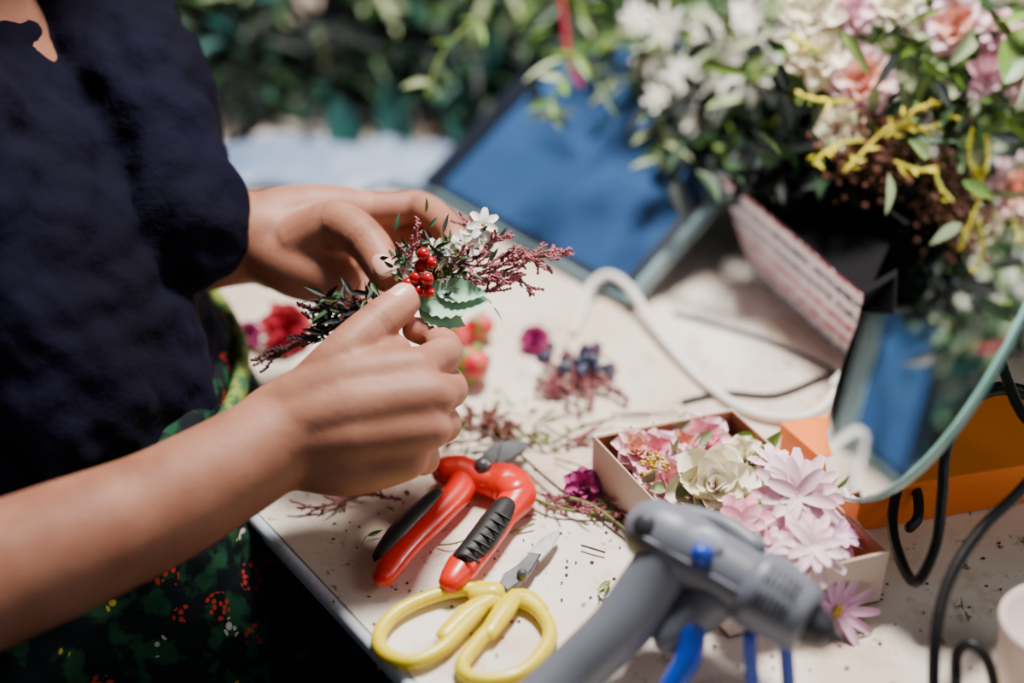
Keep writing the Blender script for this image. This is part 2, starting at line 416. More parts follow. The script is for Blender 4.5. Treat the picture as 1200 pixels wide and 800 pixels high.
loft(mb,[ring(-.32,.80,.815,.160,.124),ring(-.318,.797,.79,.164,.128),ring(-.31,.785,.75,.175,.138),ring(-.30,.77,.70,.19,.15),ring(-.29,.765,.64,.20,.165),ring(-.29,.77,.56,.20,.17),ring(-.29,.77,.49,.19,.16)])
tube(mb,[V((-.27,.68,.60)),V((-.10,.71,.605)),V((.12,.80,.60))],[.098,.092,.075],20,6)
tube(mb,[V((-.30,.88,.60)),V((-.10,.93,.605)),V((.08,.99,.60))],[.098,.092,.075],20,6)
tube(mb,[V((-.25,.78,.60)),V((.06,.88,.59))],[.10,.075],20,6)
tube(mb,[V((.12,.80,.60)),V((.14,.80,.44)),V((.13,.80,.30))],[.076,.075,.08],16,5)
tube(mb,[V((.08,.99,.60)),V((.10,.99,.44)),V((.09,.99,.30))],[.076,.075,.08],16,5)
ap=mb.obj('apron',['apron'],fl)
r=ap.modifiers.new('r','REMESH'); r.mode='VOXEL'; r.voxel_size=.006; r.use_smooth_shade=True
s=ap.modifiers.new('s','SMOOTH'); s.factor=.5; s.iterations=8
tx3=bpy.data.textures.new('drape','CLOUDS'); tx3.noise_scale=.06; tx3.noise_depth=2
dm=ap.modifiers.new('d','DISPLACE'); dm.texture=tx3; dm.strength=.018; dm.mid_level=.5; dm.texture_coords='GLOBAL'
mb=MB()
pts=[]
for k in range(28):
    a=2*math.pi*k/28; pts.append(V((-.32,.799,.806))+eb*.166*math.cos(a)+nb*.130*math.sin(a)+V((0,0,-.012*math.sin(a))))
tube(mb,pts,.006,8,2,0,up=(0,0,1),flat=1.6,closed=True)
mb.obj('apron_waistband',['band'],fl)
mb=MB()
for (x,y) in((.13,.80),(.09,.99)):
    tube(mb,[V((x,y,.50)),V((x-.005,y,.33)),V((x-.01,y,.10))],[.055,.05,.033],14,5)
mb.obj('lower_legs',['skin'],fl)
mb=MB()
for (x,y) in((.13,.80),(.09,.99)):
    tube(mb,[V((x-.03,y,.05)),V((x+.05,y+.02,.045)),V((x+.15,y+.04,.032))],[.045,.045,.03],14,5)
mb.obj('shoes',['black'],fl)
mb=MB()
tube(mb,[V((-.362,.876,.972)),V((-.374,.90,1.06)),V((-.348,.91,1.14))],[.067,.050,.052],20,5)
hc=V((-.315,.915,1.215))
hr=Matrix.Rotation(math.radians(17),3,'Z')@Matrix.Rotation(math.radians(28),3,'Y')
def H(x,y,z): return hc+hr@V((x,y,z))
ell(mb,H(0,0,.02),(.092,.073,.098),0,24,16,hr); ell(mb,H(.022,0,-.045),(.062,.056,.066),0,20,12,hr)
tube(mb,[H(.088,0,.02),H(.100,0,0),H(.110,0,-.02)],[.006,.009,.013],12,4)
tube(mb,[H(.075,0,-.095),H(.082,0,-.09)],[.018,.018],12,3)
for q in(-1,1): ell(mb,H(0,q*.077,-.005),(.016,.008,.03),0,12,8,hr)
hd=mb.obj('head',['skin'],fl)
r=hd.modifiers.new('r','REMESH'); r.mode='VOXEL'; r.voxel_size=.0035; r.use_smooth_shade=True
s=hd.modifiers.new('s','SMOOTH'); s.factor=.5; s.iterations=6
mb=MB()
for q in(-1,1):
    ell(mb,H(.082,q*.030,.008),(.008,.014,.005),0,10,6,hr)
    tube(mb,[H(.084,q*.014,.028),H(.087,q*.03,.032),H(.078,q*.046,.027)],[.003,.0035,.002],8,3)
mb.obj('eyes_and_brows',['eye'],fl)
mb=MB(); tube(mb,[H(.080,-.022,-.055),H(.090,0,-.053),H(.080,.022,-.055)],[.003,.006,.003],8,4); mb.obj('lips',['lip'],fl)
mb=MB(); ell(mb,H(-.018,0,.040),(.098,.083,.098),0,24,16,hr); ell(mb,H(-.07,0,-.03),(.05,.07,.07),0,20,12,hr); ell(mb,H(-.12,0,.03),(.04,.04,.04),0,16,10,hr); mb.obj('hair',['hair'],fl)

# ---- arms & hands
def hand(name,fore,foreR,palm,fingers,thumb,webs,nails,smooth_palm=14):
    mb=MB()
    tube(mb,fore,foreR,32,8,0)
    for pts,rad in palm: tube(mb,pts,rad,18,6,0)
    for c,r in webs: ell(mb,c,r,0,14,10)
    tube(mb,[thumb[0][0],thumb[0][1],(thumb[0][1]+thumb[0][2])/2],[thumb[1][0],thumb[1][1],thumb[1][1]*.93],20,6,0)
    def bake(o):
        bpy.context.view_layer.update()
        dg=bpy.context.evaluated_depsgraph_get(); me=bpy.data.meshes.new_from_object(o.evaluated_get(dg)); o.modifiers.clear(); o.data=me; return me
    o=mb.obj(name+'_base',['hskin'],fl)
    r=o.modifiers.new('r','REMESH'); r.mode='VOXEL'; r.voxel_size=.002
    s=o.modifiers.new('s','SMOOTH'); s.factor=.5; s.iterations=smooth_palm
    me=bake(o)
    mb=MB(); mb.add([v.co.copy() for v in me.vertices],[tuple(p.vertices) for p in me.polygons])
    bpy.data.objects.remove(o)
    for pts,rad in fingers: tube(mb,pts,rad,20,6,0)
    tube(mb,thumb[0],thumb[1],20,6,0)
    o=mb.obj(name,['hskin'],fl)
    r=o.modifiers.new('r','REMESH'); r.mode='VOXEL'; r.voxel_size=.0011; r.use_smooth_shade=True
    s=o.modifiers.new('s','SMOOTH'); s.factor=.5; s.iterations=9
    me=bake(o)
    n=len(me.vertices); co=np.empty(n*3); me.vertices.foreach_get('co',co); co=co.reshape(-1,3)
    no=np.empty(n*3); me.vertices.foreach_get('normal',no); no=no.reshape(-1,3)
    disp=np.zeros(n); dark=np.zeros(n); pink=np.zeros(n)
    cl=[]
    allf=[(f[0],f[1]) for f in fingers]
    for pts,rad in allf:
        cl.append((pts[2],(pts[3]-pts[1]).normalized(),rad[2],1.0,3)); cl.append((pts[3],(pts[4]-pts[2]).normalized(),rad[3],.8,2))
    tp_=thumb[0]; tr_=thumb[1]
    cl.append((tp_[2],(tp_[3]-tp_[1]).normalized(),tr_[2],1.0,4)); cl.append((tp_[1],(tp_[2]-tp_[0]).normalized(),tr_[1],.6,2))
    for c,t,rr,amp,cnt in cl:
        c=np.array(c); t=np.array(t); rel=co-c; d=np.linalg.norm(rel,axis=1); m=np.exp(-(d/(rr*1.35))**4)
        sx=rel@t+0.0006*np.sin(rel[:,0]*900+rel[:,2]*700)
        for k in range(cnt):
            off=(k-(cnt-1)/2)*.0021
            g=np.exp(-((sx-off)/.00062)**2)*m
            disp-=g*.00042*amp; dark+=g*.55*amp
    for pts,rad in allf+[thumb]:
        c=np.array(pts[-1]); d=np.linalg.norm(co-c,axis=1); pink+=np.exp(-(d/.014)**2)*.75
    for pts,rad in allf:
        for q in (0,2):
            c=np.array(pts[q]); d=np.linalg.norm(co-c,axis=1); pink+=np.exp(-(d/.012)**2)*.30
    co+=no*disp[:,None]
    me.vertices.foreach_set('co',co.reshape(-1))
    ca=me.color_attributes.new('tone','FLOAT_COLOR','POINT')
    arr=np.zeros((n,4)); arr[:,0]=np.clip(pink,0,.85); arr[:,1]=np.clip(dark,0,.6); arr[:,3]=1
    ca.data.foreach_set('color',arr.reshape(-1))
    me.polygons.foreach_set('use_smooth',[True]*len(me.polygons)); me.update()
    mb=MB()
    for a,b,dn,r in nails:
        t=(b-a).normalized(); dn=(dn-t*dn.dot(t)).normalized(); sd=t.cross(dn)
        c=b+dn*r*.27-t*r*.08
        vs=[];fs=[]; nr,ns=8,32
        vs.append(c+dn*(r*.80*.98+.0003))
        for i in range(1,nr+1):
            for j in range(ns):
                th=2*math.pi*j/ns; rad=i/nr
                cx=math.copysign(abs(math.cos(th))**.75,math.cos(th)); sy=math.copysign(abs(math.sin(th))**.75,math.sin(th))
                x=rad*cx; ang=rad*sy*math.radians(56); rr=r*.80
                vs.append(c+t*(x*r*.82)+sd*(math.sin(ang)*rr)+dn*(math.cos(ang)*rr*.98-.22*r*max(0,x)**2+.0003-(.0012 if i==nr else 0)))
        for j in range(ns): fs.append((0,1+j,1+(j+1)%ns))
        for i in range(nr-1):
            for j in range(ns):
                a1=1+i*ns+j; a2=1+i*ns+(j+1)%ns; fs.append((a1,a1+ns,a2+ns,a2))
        mb.add(vs,fs)
    mb.obj(name+'_nails',['nail'],fl)
    return o
def seg5(a,b,c,d): return [a,(a+b)/2,b,c,d]
ri=seg5(W(488,432,.866),W(522,412,.890),W(510,394,.908),W(486,386,.905))
rm=seg5(W(508,464,.858),W(527,455,.892),W(512,434,.920),W(486,420,.925))
rr_=seg5(W(504,502,.856),W(520,496,.890),W(505,474,.918),W(472,460,.925))
rp=seg5(W(476,538,.860),W(497,536,.886),W(486,512,.912),W(458,500,.918))
rthumb=[W(356,470,.868),W(402,416,.868),W(440,380,.884),W(473,353,.898)]
hand('right_arm',
 [W(-130,728,.765),W(-20,680,.79),W(80,640,.808),W(180,598,.828),W(260,554,.845),W(318,520,.858),W(365,500,.862)],[.040,.0405,.0385,.035,.0325,.0305,.026],
 [([W(310,490,.862),W(350,474,.862),W(410,448,.862),ri[0]],[.018,.0215,.0190,.0138]),
  ([W(310,505,.860),W(350,495,.856),W(420,478,.853),rm[0]],[.018,.0215,.0195,.0142]),
  ([W(310,515,.862),W(350,516,.858),W(420,510,.853),rr_[0]],[.018,.0215,.0195,.0138]),
  ([W(310,525,.866),W(350,535,.864),W(410,545,.860),rp[0]],[.018,.0205,.0195,.0136]),
  ([W(400,464,.858),(ri[0]+rm[0])/2-V((.004,0,0))],[.0185,.0135]),
  ([W(400,495,.856),(rm[0]+rr_[0])/2-V((.004,0,0))],[.0185,.0135]),
  ([W(400,528,.858),(rr_[0]+rp[0])/2-V((.004,0,0))],[.0185,.0130]),
  ([W(350,500,.885),W(410,480,.89),W(455,470,.885)],[.020,.020,.014])],
 [(ri,[.0125,.0112,.0116,.0098,.0084]),(rm,[.0128,.0114,.0118,.0100,.0082]),(rr_,[.0124,.0110,.0114,.0094,.0078]),(rp,[.0114,.0100,.0104,.0084,.0070])],
 (rthumb,[.0190,.0150,.0136,.0112]),
 [(W(420,430,.872),.017),(W(446,420,.879),.015),(W(462,412,.888),.012)],
 [(rthumb[2],rthumb[3],V((-.30,-.30,.9)),.0112)])
li=seg5(W(430,246,1.0),W(494,244,.995),W(530,272,.965),W(534,302,.945))
lm=seg5(W(425,264,1.015),W(486,272,1.015),W(512,306,.985),W(500,332,.955))
lr=seg5(W(412,288,1.02),W(462,305,1.02),W(478,336,.99),W(456,350,.965))
lp=seg5(W(396,312,1.015),W(430,334,1.01),W(428,356,.985),W(404,358,.968))
lthumb=[W(350,285,.968),W(392,262,.955),W(430,284,.938),W(454,322,.922)]
hand('left_arm',
 [W(110,318,1.06),W(180,296,1.02),W(240,282,.995),W(300,278,.985),W(350,280,.99)],[.038,.038,.0355,.032,.027],
 [([W(290,268,.985),W(320,260,.985),W(370,248,.992),li[0]],[.018,.024,.020,.0140]),
  ([W(290,275,.99),W(320,275,.99),W(370,265,1.0),lm[0]],[.018,.024,.020,.0140]),
  ([W(290,288,.99),W(320,290,.99),W(370,288,1.005),lr[0]],[.018,.024,.020,.0138]),
  ([W(290,295,.99),W(320,300,.99),W(360,314,1.0),lp[0]],[.018,.024,.020,.0135]),
  ([W(310,292,.975),W(350,314,.970),W(396,332,.968)],[.022,.022,.017])],
 [(li,[.0128,.0118,.0116,.0102,.0088]),(lm,[.0125,.0114,.0112,.0100,.0086]),(lr,[.0120,.0108,.0108,.0096,.0082]),(lp,[.0112,.0102,.0100,.0088,.0076])],
 (lthumb,[.0200,.0158,.0142,.0118]),
 [(W(378,280,.972),.021),(W(395,300,.985),.018)],
 [(lthumb[2],lthumb[3],V((.15,-.75,.6)),.0118)])

st=MB(); loft(st,[((-.29,.78,.40),(.16,0,0),(0,.16,0)),((-.29,.78,.44),(.17,0,0),(0,.17,0)),((-.29,.78,.455),(.16,0,0),(0,.16,0))],24)
for k in range(4):
    a=k*math.pi/2+.6; tube(st,[V((-.29+.11*math.cos(a),.78+.11*math.sin(a),.41)),V((-.29+.19*math.cos(a),.78+.19*math.sin(a),.012))],.012,8,2)
st.obj('stool',['wood'])

# ------------------------------------------------------------------ boutonniere
bt=MB()
tube(bt,[W(330,412,.93),W(400,378,.922),W(470,350,.915),W(520,330,.910)],.0022,8,4,0)
heather(bt,[W(470,356,.915),W(420,375,.92),W(360,395,.925),W(300,427,.93)],0,1,dens=2,spread=.0028,side=26,slen=.032,br=.0011)
heather(bt,[W(440,360,.918),W(400,362,.92),W(362,362,.925)],0,1,dens=2,spread=.003,side=12,slen=.024,br=.0011)
for k in range(150):
    p=W(random.uniform(372,455),random.uniform(344,404),random.uniform(.906,.93)); leaf(bt,p,rv()+V((-.5,0,-.1)),.015,.0035,random.choice((6,9,9)))
for (u,v) in((493,312),(505,308),(487,326),(501,327),(490,341),(502,342),(478,333),(496,298)):
    ell(bt,W(u,v,.897+random.uniform(-.004,.004)),.0043,2,14,10)
for a,b,w in(((486,352),(574,350),.028),((490,360),(545,380),.020),((510,340),(570,342),.018)):
    A=W(*a,.905);B=W(*b,.90); petal(bt,A,B-A,V((0,-.6,.8)),(B-A).length,w,curl=-.1,cup=.15,mat=3,kind='leaf',seg=16,serr=.16)
for (u,v,r) in((545,285,.010),(532,293,.009),(566,263,.011),(556,272,.009),(540,300,.008),(505,300,.008),(489,312,.007),(520,300,.008),(472,318,.007),(478,306,.007),(512,290,.007)):
    daisy(bt,W(u,v,.908),V((random.uniform(-.3,.5),-.7,.7)),r,4,8,7,False,.5)
for k in range(190):
    leaf(bt,W(random.gauss(510,30),random.gauss(314,18),random.uniform(.900,.925)),rv()+V((.4,0,.4)),random.uniform(.008,.015),.003,random.choice((6,6,7,9)))
for pts in (((510,325),(570,325),(620,305),(665,295)),((510,320),(560,300),(575,282),(600,277)),((520,330),(570,330),(600,322),(622,340)),((515,318),(540,300),(548,270),(550,258)),((510,335),(560,345),(590,330),(606,325)),((560,320),(600,305),(640,298),(650,290)),((490,320),(480,300),(487,285),(486,268)),((530,330),(575,318),(612,300),(640,315)),((520,300),(560,312),(590,300),(615,292))):
    heather(bt,[W(u,v,.912+random.uniform(-.008,.008)) for u,v in pts],0,5,dens=2,spread=.0016,side=11,slen=.020,br=.00090)
bt.obj('boutonniere',['stem','astilbe','berry','g4','wpet','heather','g2','gstem','ystam','g5'])

# ------------------------------------------------------------------ pruning shears
pr=empty('pruning_shears'); Z=TZ+.012
mb=MB()
def T(pts,z=Z): return [P(u,v,z) for u,v in pts]
UP=(0,0,1)
tube(mb,T([(518,553),(540,556),(540,572),(515,600),(482,632),(458,660),(449,676)]),[.0085,.0105,.0100,.0095,.0095,.0095,.0072],16,6,0,UP,.85)
tube(mb,T([(562,560),(592,566),(606,580),(590,604),(566,635),(542,664),(528,682)]),[.0105,.0150,.0130,.0095,.0100,.0105,.0078],16,6,0,UP,.85)
tube(mb,T([(520,548),(540,548),(565,558),(585,560),(606,574)],Z+.004),[.0095,.0105,.0085,.0100,.0120],16,6,0,UP,.7)
mb.obj('handles',['red'],pr)
mb=MB()
tube(mb,T([(512,582),(490,603),(466,628),(446,652)],Z+.0035),[.0060,.0078,.0080,.0055],14,6,0,UP,.9)
tube(mb,T([(592,594),(578,614),(562,636),(544,656)],Z+.004),[.0078,.0092,.0092,.0078],14,6,0,UP,.9)
for k in range(7):
    a=k/6; u=586-36*a; v=602+50*a; c=P(u,v,Z+.012); d=(P(544,656)-P(592,594)).normalized(); s=d.cross(V(UP))
    tube(mb,[c-s*.0065+V((0,0,-.002)),c,c+s*.0065+V((0,0,-.002))],.0011,6,3)
mb.obj('grips',['black'],pr)
mb=MB()
prism(mb,T([(558,556),(572,560),(592,546),(614,532),(622,522),(600,520),(575,526),(562,540)],Z-.002),(0,0,.004),0,.05)
prism(mb,T([(560,552),(572,553),(583,540),(588,520),(576,524),(566,534)],Z+.003),(0,0,.003),0,.05)
c=P(566,552,Z+.006); tube(mb,[c,c+V((0,0,.005))],.006,14,2)
mb.obj('blades',['dsteel'],pr,False)

# ------------------------------------------------------------------ scissors
sc=empty('scissors'); Z2=TZ+.006
mb=MB()
tube(mb,T([(584,694),(556,689),(510,697),(466,717),(444,744),(452,766),(484,775),(515,762),(540,738),(565,712)],Z2),.0046,12,5,0,UP,1.0,closed=True)
tube(mb,T([(600,700),(588,722),(560,752),(541,780),(556,795),(596,794),(628,774),(645,742),(632,716),(612,704)],Z2),.0046,12,5,0,UP,1.0,closed=True)
tube(mb,T([(555,694),(578,693),(590,690)],Z2+.002),[.006,.0075,.005],12,4,0,UP,.7)
tube(mb,T([(520,745),(548,718),(578,700)],Z2+.001),[.0054,.0064,.006],12,4,0,UP,.7)
tube(mb,T([(572,742),(590,716),(604,698)],Z2+.001),[.0054,.0070,.006],12,4,0,UP,.7)
tube(mb,T([(600,700),(618,702),(634,716)],Z2),[.0060,.0066,.0054],12,4,0,UP,.8)
mb.obj('finger_loops',['yellow'],sc)
mb=MB()
prism(mb,T([(584,690),(590,678),(606,668),(622,652),(634,654),(624,672),(606,690),(594,699)],Z2+.001),(0,0,.005),0,.08)
c=P(612,675,Z2+.006); tube(mb,[c,c+V((0,0,.002))],.0035,12,2)
mb.obj('shanks',['dsteel'],sc,False)
mb=MB()
prism(mb,T([(622,653),(640,632),(655,622),(656,628),(646,645),(632,660)],Z2+.002),(0,0,.002),0,.05)
prism(mb,T([(618,650),(634,633),(650,624),(642,640),(628,656)],Z2-.001),(0,0,.002),0,.05)
mb.obj('blades',['steel'],sc,False)

# ------------------------------------------------------------------ flower box (open carton)
cb=empty('cardboard_box')
H0=.042
A=P(695,512,TZ+H0);B=P(858,480,TZ+H0);Cc=P(1042,648,TZ+H0); Dd=A+(Cc-B)
for q in(A,B,Cc,Dd): q.z=TZ+.001
rim=[A,B,Cc,Dd]; cen=(A+B+Cc+Dd)/4
mo=MB(); mi=MB()
for i in range(4):
    p=rim[i];q=rim[(i+1)%4]
    pi=p+(cen-p)*.03; qi=q+(cen-q)*.03; h=V((0,0,H0))
    pm=p+(cen-p)*.012; qm=q+(cen-q)*.012
    prism(mo,[p,q,qm,pm],h); prism(mi,[pm+V((0,0,.001)),qm+V((0,0,.001)),qi+V((0,0,.001)),pi+V((0,0,.001))],h-V((0,0,.0015)))
prism(mi,rim,(0,0,.002))
mo.obj('outer_walls',['card'],cb,False); mi.obj('inner_walls',['cardin'],cb,False)
fb=MB()
zt=TZ+.036
rose(fb,P(838,569,zt+.010),V((-.05,-.6,.8)),.026,3,3,True)
for (u,v,r,m) in((765,530,.017,0),(745,524,.013,4),(822,516,.019,0),(798,524,.015,4),(790,567,.018,0),(770,554,.014,0),(812,592,.014,0),(880,627,.018,2),(868,532,.014,3),(868,600,.014,3),(800,547,.014,1)):
    rose(fb,P(u,v,zt+random.uniform(-.004,.004)),V((random.uniform(-.4,.4),random.uniform(-.7,0),.9)),r,m,1 if m in(0,4) else m)
daisy(fb,P(934,580,zt+.020),V((-.05,-.6,.75)),.030,1,0,12,True,.30)
daisy(fb,P(950,642,zt+.012),V((.1,-.4,.9)),.024,1,0,11,True,.30)
daisy(fb,P(870,614,zt+.012),V((-.1,-.5,.85)),.020,0,5,7,True,.5)
daisy(fb,P(900,642,zt+.004),V((.1,-.4,.9)),.018,2,5,9,True,.36)
daisy(fb,P(905,546,zt+.006),V((.3,-.2,.9)),.018,1,5,9,True,.36)
daisy(fb,P(985,627,zt-.002),V((.1,-.3,.9)),.018,2,5,9,True,.36)
for k in range(50): leaf(fb,P(random.uniform(740,900),random.uniform(505,610),zt-.004+random.uniform(-.01,.008)),rv()+V((0,0,.5)),.018,.008,random.choice((6,7,7)))
for (u,v) in((770,537),(760,547),(775,547)):
    for _ in range(12): ell(fb,P(u,v,zt+.012)+rv(.005),.0014,5,6,4)
for k in range(26):
    c=cen+(A-cen)*random.uniform(-.6,.6)+(B-cen)*random.uniform(-.25,.25); c.z=TZ+.012+random.random()*.010
    rose(fb,c,V((random.uniform(-.5,.5),random.uniform(-.5,.5),1)),.014,random.choice((0,1,2,4)))
fb.obj('artificial_flowers',['pink','palep','lilac','cream','peach','ystam','g1','g3','purple','brownb'],cb)
mb=MB(); daisy(mb,P(980,716,TZ+.014),V((.2,-.75,.7)),.027,0,1,13,False,.22); mb.obj('fabric_daisy',['lilac','ystam'])

# orange box
ob=MB()
k0=P(916,496,TZ+.034); k1=P(1010,578,TZ+.034); dr=(P(1200,546,TZ+.034)-k1).normalized()
qs=[k0,k1,k1+dr*.18,k0+dr*.18]
for q in qs: q.z=TZ+.0005
prism(ob,qs,(0,0,.030),0)
oc=(qs[0]+qs[2])/2
prism(ob,[q+(q-oc)*.012+V((0,0,.024)) for q in qs],(0,0,.0105),0)
bo=ob.obj('orange_box',['orange'],None,False); bv=bo.modifiers.new('b','BEVEL'); bv.width=.0012; bv.segments=2

# ------------------------------------------------------------------ cables
mb=MB()
tube(mb,[P(672,388,TZ+.004),P(684,362,TZ+.006),P(690,338,TZ+.012),P(712,322,TZ+.020),P(738,338,TZ+.018),P(768,384,TZ+.010),P(806,430,TZ+.005),P(846,464,TZ+.005),P(884,484,TZ+.005),P(930,490,TZ+.006),P(965,478,TZ+.010),P(985,446,TZ+.018)],.0034,10,6)
tube(mb,[P(980,450,TZ+.018),P(1000,434,TZ+.024),P(1018,426,TZ+.026)],[.005,.0065,.0055],12,4)
mb.obj('white_cable',['white'])
mb=MB()
tube(mb,[P(800,470,TZ+.003),P(850,460,TZ+.003),P(910,462,TZ+.003),P(975,438,TZ+.003),P(1040,430,TZ+.003)],.0018,8,5)
tube(mb,[P(790,366,TZ+.003),P(840,380,TZ+.003),P(900,398,TZ+.003),P(975,432,TZ+.003)],.0015,8,5)
mb.obj('black_cable',['black'])

# ------------------------------------------------------------------ glue gun
gg=empty('hot_glue_gun')
R0=W(770,624,.812); R1=W(888,690,.788); R2=W(942,726,.778)
ax=(R1-R0).normalized()
tocam=(V((0,0,CAMZ))-R0).normalized()
side=(tocam-ax*tocam.dot(ax)).normalized(); cs=ax.cross(side)
mb=MB()
tube(mb,[R0,R0+ax*.012,(R0+R1)/2,R1+ax*.004],[.0195,.0212,.0192,.0176],28,4,0)
tube(mb,[W(790,652,.806),W(762,690,.806),W(724,738,.802),W(670,790,.798),W(610,850,.790)],[.0205,.0195,.0180,.0172,.0190],20,6,0,up=(0.2,-1,.3),flat=.8)
tube(mb,[W(838,698,.796),W(810,724,.800),W(785,746,.802)],[.015,.013,.010],16,5,0)
tube(mb,[W(800,604,.822),W(846,614,.82),W(884,640,.81)],[.007,.006,.007],12,5,0)
tube(mb,[R0+side*.0195+cs*.006,(R0+R1)/2+side*.0184+cs*.006,R1+side*.0170+cs*.006],.0012,6,3)
mb.obj('body',['gun'],gg)
mb=MB()
def ringc(p,r): return (p,cs*r,side*r)
loft(mb,[ringc(R1-ax*.006,.0180),ringc(R1-ax*.004,.0222),ringc(R1+ax*.002,.0228),ringc(R1+ax*.012,.0222),ringc(R2-ax*.001,.0192),ringc(R2+ax*.003,.0180)],32)
mb.obj('front_collar',['gun'],gg)
mb=MB()
tube(mb,[R2+ax*.003,R2+ax*.008],[.0125,.0105],16,2); tube(mb,[R2+ax*.010,R2+ax*.022],[.0065,.0025],12,2)
hd_=R0+side*.0185-ax*.004
rotm=Matrix((ax,cs,side)).transposed()
ell(mb,hd_,(.0068,.0068,.0030),0,16,10,rotm)
for k in range(6):
    for q in(-.50,.25):
        s2=(side*math.cos(q)+cs*math.sin(q)); c2=ax.cross(s2); cc=R1+ax*(.004+k*.0034)+s2*(.0228-.00050*k)
        tube(mb,[cc-c2*.0050,cc+c2*.0050],.0007,6,2)
mb.obj('nozzle_and_vents',['gund'],gg)
mb=MB()
ctr=(R0*.52+R1*.48)+side*.0178-cs*.009
ell(mb,ctr,(.0105,.0072,.0022),0,20,8,rotm)
mb.obj('label',['gunl'],gg)
mb=MB()
dk=(V(W(832,655,.78))-(R0+R1)/2); dk=(dk-ax*dk.dot(ax)).normalized()
ku=(R0+R1)/2+dk*.0175; tube(mb,[ku,ku+dk*.005],[.0066,.0058],16,3)
tube(mb,[W(812,740,.792),W(806,772,.79),W(784,806,.79)],[.0075,.0075,.006],12,5)
for (u,v) in((878,744),(920,742)):
    top=W(u,v,.784); bot=P(u+6,v+86,TZ+.0045); tube(mb,[top,top*.5+bot*.5,bot],.0040,10,4)
b1=P(884,830,TZ+.0045);b2=P(926,828,TZ+.0045); tube(mb,[b1,b2],.0040,10,3)
tube(mb,[W(878,744,.784),W(898,726,.788),W(920,742,.784)],.0040,10,4)
mb.obj('trigger_and_stand',['blue'],gg)

# ------------------------------------------------------------------ table mirror on iron stand
mi_=empty('table_mirror')
Cm=W(1120,300,.915); bot=W(1012,582,.85)
av=(Cm-bot); La=av.length; av.normalize()
nm=V((-.84,.13,.53)); nm=(nm-av*nm.dot(av)).normalized(); bvv=nm.cross(av)
mx=Matrix((bvv,av,nm)).transposed().to_4x4(); mx.translation=Cm
def oval(a,b,z,n=64,pw=2.2):
    o=[]
    for k in range(n):
        t=2*math.pi*k/n; c=math.cos(t); s=math.sin(t)
        o.append(V((b*math.copysign(abs(c)**(2/pw),c),a*math.copysign(abs(s)**(2/pw),s),z)))
    return o
Lb=.098; LA=La*1.0
mb=MB(); o=oval(LA,Lb,.0); mb.add(o,[tuple(range(64))]); mb.obj('mirror_glass',['mirror'],mi_,False,mx)
mb=MB(); prism(mb,oval(LA,Lb,-.0065),(0,0,.006)); mb.obj('mirror_backing',['glassrim'],mi_,False,mx)
mb=MB(); tube(mb,oval(LA,Lb,-.002,64),.0019,8,1,closed=True); mb.obj('bevelled_rim',['glassrim'],mi_,True,mx)
mb=MB()
back=Cm-nm*.012
tube(mb,[back-av*.06,W(1122,480,.890),W(1108,530,.86),W(1104,580,.85),W(1096,640,.84),W(1072,682,.835),P(1050,640,TZ+.03),P(1046,600,TZ+.03),P(1058,560,TZ+.03),P(1074,575,TZ+.028),P(1076,605,TZ+.025),P(1066,618,TZ+.022)],.0034,10,6)
tube(mb,[back+av*.0,W(1190,470,.87),W(1230,520,.85),W(1200,570,.835),W(1150,620,.82),W(1112,680,.81),W(1096,750,.80),P(1094,830,TZ+.004)],.0034,10,6)
tube(mb,[P(1170,840,TZ+.004),W(1160,780,.79),W(1140,755,.795),W(1122,765,.80),W(1120,800,.80),P(1118,850,TZ+.004)],.0032,10,6)
tube(mb,[W(1130,470,.895),W(1170,455,.89),W(1210,465,.89),W(1240,500,.88)],.0045,10,6)
mb.obj('iron_scroll_stand',['iron'],mi_)
mb=MB(); cpos=P(1216,800,TZ)
loft(mb,[((cpos.x,cpos.y,TZ+.001),(.024,0,0),(0,.024,0)),((cpos.x,cpos.y,TZ+.045),(.029,0,0),(0,.029,0)),((cpos.x,cpos.y,TZ+.048),(.031,0,0),(0,.031,0)),((cpos.x,cpos.y,TZ+.052),(.029,0,0),(0,.029,0)),((cpos.x,cpos.y,TZ+.046),(.026,0,0),(0,.026,0))],32)
mb.obj('paper_cup',['card'])

# ------------------------------------------------------------------ blue framed panel leaning
c0=P(742,362,TZ+.002); c1=P(500,226,TZ+.002); top=W(862,150,1.2)
ux=(c1-c0); Lx=ux.length*1.02; ux.normalize(); uy=(top-c0); uy=(uy-ux*uy.dot(ux)); uy.normalize(); Ly=.27; uz=ux.cross(uy)
if uz.z<0: uz=-uz
mx=Matrix((ux,uy,uz)).transposed().to_4x4(); mx.translation=c0
tr=empty('blue_framed_tray')
def lbox(mb,x0,x1,y0,y1,z0,z1): box(mb,((x0+x1)/2,(y0+y1)/2,(z0+z1)/2),((x1-x0)/2,(y1-y0)/2,(z1-z0)/2))
mb=MB(); lbox(mb,.008,Lx-.008,.008,Ly-.008,.0,.004); mb.obj('panel',['bluep'],tr,False,mx)
mb=MB(); lbox(mb,0,.005,0,Ly,0,.014); lbox(mb,0,Lx,0,.003,0,.008); o=mb.obj('frame_light',['frame'],tr,False,mx); 
mb=MB(); lbox(mb,.005,.022,.003,Ly,0.001,.006); lbox(mb,Lx-.018,Lx,0.003,Ly,0,.012); lbox(mb,.005,Lx-.014,Ly-.01,Ly,0,.014); lbox(mb,.02,Lx-.014,.003,.012,.001,.006); mb.obj('frame_dark',['framed'],tr,False,mx)

